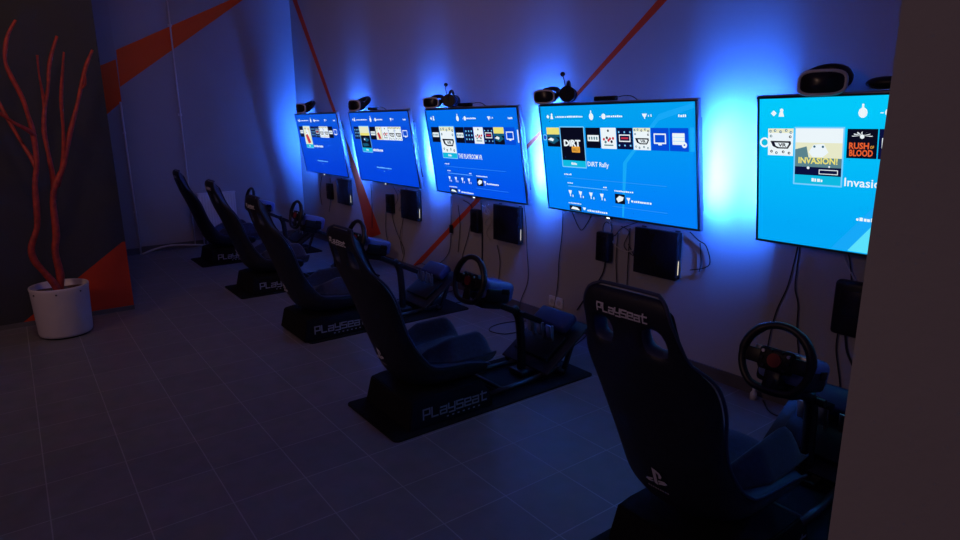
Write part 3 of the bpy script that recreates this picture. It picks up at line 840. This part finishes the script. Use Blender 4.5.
def cam_bar(i, u, w, lab, dome=False):
    t = thing('camera_bar', lab, 'camera', tv_top(i, u), 'camera bars on the televisions')
    b = MB()
    if dome: b.ellipsoid((0, 0, .030), (.075, .03, .026), K['plastic'])
    else: b.box((0, 0, .016), (w, .03, .028), K['gloss'], bev=.006)
    b.build('body', t)
    for q in (-1, 1):
        b = MB(); b.cyl((q * w * .3, -.016, .016), .008, .006, K['gloss'], 'y', 14); b.build('lens', t)
    b = MB(); b.tube([(w / 2, .0, .02), (w / 2 + .05, .01, .028), (w / 2 + .10, .03, .02), (w / 2 + .14, .07, -.03)], .003, K['cable'], 6, sub=4); b.build('lead', t)
cam_bar(3, .475, .17, 'black camera bar with a lead in the middle of the DiRT Rally television top')
cam_bar(2, .47, .17, 'black camera bar on top of the middle television, right of the headphones')
cam_bar(1, .42, .16, 'black camera bar on top of the second television from the left')
cam_bar(4, .44, .12, 'rounded black camera on top of the nearest television beside the pale wall', True)

# ------------------------------------------------------------------ cables
def cable(pts, lab, r=.0032, mat='cable', name='power_cable', group='cables hanging on the screen wall', sub=5):
    b = MB(); b.tube(pts, r, K[mat], 6, sub=sub); return tag(b.build(name), lab, 'cable', group)
def wy(px, d=.012): return [at_y(u, v, YW - d) for u, v in px]
def hang(px, lab, **k):
    """hangs on the wall from the pixel path; starts just behind the television"""
    return cable(wy(px), lab, **k)
hang([(798, 246), (788, 285), (776, 312), (768, 345), (766, 372)], 'straight thin black cable, left of two below the nearest television')
hang([(800, 246), (797, 268), (795, 288), (798, 305), (797, 330), (800, 372)], 'wavy black cable, right of two below the nearest television')
hang([(838, 240), (846, 262), (856, 282), (862, 290)], 'pale grey cable slanting down to the adapter below the nearest television', r=.004, mat='greycable')
hang([(845, 240), (850, 262), (852, 290)], 'black cable running into the adapter below the nearest television')
hang([(838, 332), (836, 350), (840, 385), (838, 398)], 'thin black cable below the adapter at the pale wall, the straight one')
hang([(845, 332), (847, 352), (854, 372), (850, 400)], 'thick black cable below the adapter at the pale wall, the bowed one', r=.005)
hang([(563, 210), (562, 235), (559, 260), (557, 290), (549, 330)], 'long black cable at the left end of the DiRT Rally television')
hang([(572, 212), (578, 226), (582, 230), (588, 222), (592, 214)], 'short black cable loop under the left part of the DiRT Rally television')
hang([(606, 255), (602, 275), (588, 294), (577, 310)], 'black cable bowing down left from the adapter below the DiRT Rally television', r=.0045)
hang([(607, 214), (612, 228), (608, 240), (612, 250)], 'black cable into the top of the adapter below the DiRT Rally television')
hang([(610, 216), (612, 240), (622, 250), (633, 250), (637, 238)], 'pale grey cable looping beside the DiRT Rally console', r=.0045, mat='greycable')
hang([(618, 232), (616, 260), (617, 285)], 'black cable hanging straight behind the nearest headrest, left one')
hang([(630, 228), (628, 262), (627, 285)], 'black cable hanging straight behind the nearest headrest, right one')
hang([(638, 222), (622, 228), (614, 236), (606, 232)], 'black cable crossing between console and adapter under the DiRT Rally television')
hang([(690, 232), (698, 240), (706, 246), (710, 262), (704, 268), (690, 270)], 'thin black cable loop right of the DiRT Rally console')
hang([(700, 243), (701, 262), (699, 272)], 'short dark cable end right of the DiRT Rally console')
hang([(451, 196), (451, 225)], 'black lead down to the inline adapter below the middle television')
hang([(451, 234), (449, 252), (440, 263), (430, 266), (420, 263), (415, 266)], 'black lead bowing left from the inline adapter over the orange stripe')
hang([(463, 200), (472, 208), (469, 232), (464, 250), (461, 262)], 'black cable by the adapter below the middle television')
hang([(481, 200), (482, 225), (482, 262)], 'black vertical cable between adapter and console below the middle television', r=.005)
hang([(478, 203), (490, 212), (484, 224), (492, 226), (485, 205)], 'tangled thin cable beside the middle television console', r=.0028, mat='greycable')
hang([(524, 205), (526, 225), (527, 250), (528, 280), (521, 300), (519, 315)], 'long thin cable between the middle and the DiRT Rally television')
hang([(458, 205), (460, 225), (458, 252)], 'thin dark cable left of the adapter below the middle television')
hang([(393, 186), (398, 198), (392, 212), (396, 230), (404, 250), (402, 262)], 'dark cable below the second television from the left', r=.003)
hang([(402, 190), (399, 205), (402, 222), (400, 245)], 'thin grey tangled cable beside the second console from the left', r=.0028, mat='greycable')
hang([(386, 212), (386, 232), (390, 250)], 'dark cable below the adapter of the second television from the left')
hang([(371, 184), (372, 205), (372, 228)], 'thin dark cable left of the adapter under the second television from the left')
hang([(330, 178), (331, 196), (329, 212)], 'dark cable below the farthest television')
hang([(322, 176), (320, 190), (322, 205)], 'thin dark cable left below the farthest television')

def floor_cable(px, lab, r=.0035, mat='cable', z=None, group='cables lying on the tiled floor'):
    return cable([at_z(u, v, r + .0005) for u, v in px], lab, r=r, mat=mat, name='floor_cable', group=group, sub=6)
floor_cable([(553, 316), (540, 320), (510, 322), (493, 326), (490, 331), (505, 334), (522, 331)], 'black cable looped on the tiles between second seat and wall')
floor_cable([(600, 320), (586, 336), (575, 345), (566, 352)], 'black cable on the floor in front of the second seat pedals')
floor_cable([(763, 400), (770, 412), (785, 418), (800, 421), (812, 417)], 'black cable curving on the floor under the nearest wheel')
floor_cable([(790, 400), (786, 405), (790, 412), (800, 412)], 'short cable loop on the floor below the nearest wheel')
floor_cable([(455, 290), (446, 293), (440, 298), (452, 303), (470, 300)], 'black cable on the floor by the third seat mat')
floor_cable([(430, 286), (420, 291), (408, 296), (396, 300)], 'cable on the floor between third seat mat and wall')
# pale hose by the far wall
b = MB(); b.tube([(-8.12, 1.09, .012), (-8.14, 1.25, .055), (-8.15, 1.42, .075), (-8.16, 1.62, .055), (-8.17, 1.80, .03), (-8.18, 1.92, .016), (-8.19, 1.98, .014)], .011, K['greycable'], 8, sub=5)
tag(b.build('hose'), 'pale hose arching over the floor along the far wall', 'hose')
b = MB(); b.lathe([(.0, .0), (.018, .0), (.018, .035), (.008, .05), (.008, .065), (0, .065)], K['white'], 16)
tag(b.build('plug', None, tuple(at_z(753, 399, 0))), 'small white plug standing on the floor left of the nearest wheel', 'plug')
hang([(612, 226), (606, 222), (603, 230), (609, 246), (604, 252)], 'tangled thin cable left of the adapter below the DiRT Rally television', r=.0028)
hang([(621, 226), (629, 232), (624, 246), (634, 256), (628, 244)], 'tangled black cable between adapter and console below the DiRT Rally television', r=.0028)
hang([(489, 204), (484, 212), (492, 218), (486, 232), (490, 240)], 'second tangled pale cable beside the middle television console', r=.0026, mat='greycable')
hang([(398, 190), (405, 200), (399, 210), (404, 214), (400, 236), (403, 254)], 'tangled dark cable left of the second console from the left', r=.0028)
hang([(497, 245), (500, 262), (498, 285)], 'short dark cable behind the second seat wheel')
# wall sockets
def socket(u, v, lab):
    p = at_y(u, v, YW - .006); b = MB(); b.box((0, 0, 0), (.15, .012, .08), K['white'], bev=.004)
    for s in (-1, 1): b.cyl((s * .036, -.007, 0), .02, .004, K['greycable'], 'y', 18)
    tag(b.build('wall_socket', None, tuple(p)), lab, 'socket')
socket(556, 302, 'double wall socket low on the wall behind the second wheel')

# ------------------------------------------------------------------ radiator and pipes at the far wall
t = thing('radiator', 'white ribbed panel radiator on the far wall behind the racing seats', 'radiator', (XB, 2.02, .22))
b = MB(); b.box((.07, 0, .22), (.05, .44, .42), K['radiator'], bev=.004)
for k in range(14): b.box((.098, -.20 + k * .031, .22), (.008, .016, .38), K['radiator'], bev=.002)
b.build('panel', t)
b = MB(); b.box((.068, 0, .437), (.07, .45, .012), K['radiator'], bev=.002); b.build('top_grille', t)
for dy in (-.15, .15):
    b = MB(); b.box((.022, dy, .25), (.046, .03, .2), K['radiator']); b.build('wall_bracket', t)
b = MB(); b.tube([(.06, -.20, .0), (.06, -.20, -.10), (.06, -.20, -.219)], .009, K['pipe'], 8); b.tube([(.06, -.16, .0), (.06, -.16, -.219)], .009, K['pipe'], 8); b.cyl((.06, -.20, -.02), .018, .04, K['white']); b.build('valve', t)
b = MB(); b.tube([(XB + .03, 1.72, .02), (XB + .03, 1.72, ZC)], .009, K['pipe'], 10)
for z in (.6, 1.6, 2.6): b.box((XB + .012, 1.72, z), (.024, .04, .03), K['pipe'])
tag(b.build('heating_pipe'), 'thin pale vertical pipe in the middle of the far wall above the radiator', 'pipe')
b = MB(); b.tube([(XP + .022, 1.10, .0), (XP + .022, 1.10, 1.74)], .010, K['pipe'], 10)
for z in (.5, 1.4): b.box((XP + .010, 1.10, z), (.02, .03, .02), K['pipe'])
tag(b.build('heating_pipe'), 'shorter pale vertical pipe at the column edge near the dark wall', 'pipe')

# ------------------------------------------------------------------ pot with a red branch tree
PX, PY = -5.345, .165
t = thing('flower_pot', 'white cylindrical flower pot by the dark wall holding red branches', 'flower pot', (PX, PY, 0))
b = MB()
b.lathe([(.0, .012), (.150, .012), (.163, .014), (.170, .03), (.182, .34), (.186, .365), (.184, .372), (.176, .372), (.172, .36), (.170, .30), (.0, .30)], K['pot'], 48)
b.build('pot_body', t)
b = MB(); b.lathe([(.0, .0), (.15, .0), (.155, .012), (.0, .012)], K['plastic'], 32); b.build('pot_foot', t)
b = MB()
for a in (-60, -10, 40, 120, 200): 
    an = math.radians(a); b = MB(); b.ellipsoid((.1825 * math.cos(an), .1825 * math.sin(an), .335), (.006, .006, .006), K['steel'], nu=10, nv=6); b.build('rivet', t)
b = MB()
def soilf(u, v):
    a = u * 2 * PI; r = v * .168
    return Vector((r * math.cos(a), r * math.sin(a), .325 + .012 * math.sin(7 * a) * v * (1 - v) + .006 * math.cos(3 * a)))
b.grid(soilf, 32, 6, K['soil']); b.build('soil', t)
def branch_pts(px, X0, dx):
    n = len(px); return [at_x(u, v, X0 + dx * k / (n - 1)) for k, (u, v) in enumerate(px)]
trunk = thing('branch_tree', 'bare red painted branches rising from the white pot', 'tree', (PX, PY, .33))
def br(px, X0, dx, r0, r1, name='branch'):
    P = branch_pts(px, X0, dx); n = len(P); b = MB()
    r1 += .004
    R = [.82 * r0 + .82 * (r1 - r0) * k / (n - 1) + .0025 * math.sin(k * 2.3) for k in range(n)]
    P = [p + Vector((0, .008 * math.sin(k * 1.9), 0)) for k, p in enumerate(P)]
    b.tube([p - Vector((PX, PY, .33)) for p in P], [max(.004, r) for r in R], K['bark'], 10, sub=5)
    b.build(name, trunk)
br([(58, 292), (53, 284), (44, 271), (35, 260), (30, 247), (37, 228), (38, 208), (34, 185), (36, 160), (34, 131), (28, 116), (21, 98), (12, 76), (6, 62), (4, 46), (9, 33), (17, 20)], -5.33, .10, .030, .008, 'stem')
br([(59, 292), (59, 275), (56, 252), (57, 235), (53, 215), (53, 198), (57, 184), (62, 168), (66, 150), (72, 130), (77, 105), (80, 86), (87, 66), (93, 50)], -5.35, .06, .032, .009, 'stem')
br([(54, 200), (52, 180), (49, 153), (45, 132), (43, 112), (48, 88), (51, 62), (56, 36)], -5.35, -.10, .022, .008)
br([(58, 186), (62, 160), (64, 130), (62, 100), (61, 75), (64, 52)], -5.35, .16, .018, .006)
br([(35, 136), (26, 130), (14, 122), (-4, 110)], -5.28, .12, .018, .009)
br([(37, 170), (30, 158), (22, 142), (8, 118), (-6, 96)], -5.29, -.12, .018, .008)
br([(45, 120), (42, 98), (40, 75), (38, 55)], -5.42, .03, .012, .005)
br([(80, 90), (84, 84), (86, 74)], -5.30, .05, .008, .004)

# ------------------------------------------------------------------ lights
W = bpy.data.worlds.new('world'); SC.world = W; W.use_nodes = True
bg = W.node_tree.nodes['Background']; bg.inputs['Color'].default_value = (0.50, 0.29, 1.12, 1); bg.inputs['Strength'].default_value = 0.046
def lamp(name, kind, loc, power, col, size=.5, target=None):
    l = bpy.data.lights.new(name, kind); l.energy = power; l.color = col
    if kind == 'AREA': l.shape = 'DISK'; l.size = size
    else: l.shadow_soft_size = size
    o = bpy.data.objects.new(name, l); COL.objects.link(o); o.location = loc
    if target: o.rotation_euler = (Vector(target) - Vector(loc)).to_track_quat('-Z', 'Y').to_euler()
    return o
lamp('hall_lamp', 'AREA', (-2.2, -3.4, 2.9), 24, (1.0, .60, .46), .8, (-6.0, 1.2, 2.6))

lamp('far_wall_fill', 'AREA', (-3.2, .2, 3.3), 10, (1.0, .58, .42), .5, (-8.3, 2.0, 2.9))  # unseen fill, added to warm the upper far wall past the dark wall

vs = SC.view_settings
SC.display_settings.display_device = 'sRGB'
vs.view_transform = 'Standard'; vs.look = 'None'; vs.exposure = 0.0; vs.gamma = 1.0; vs.use_curve_mapping = False
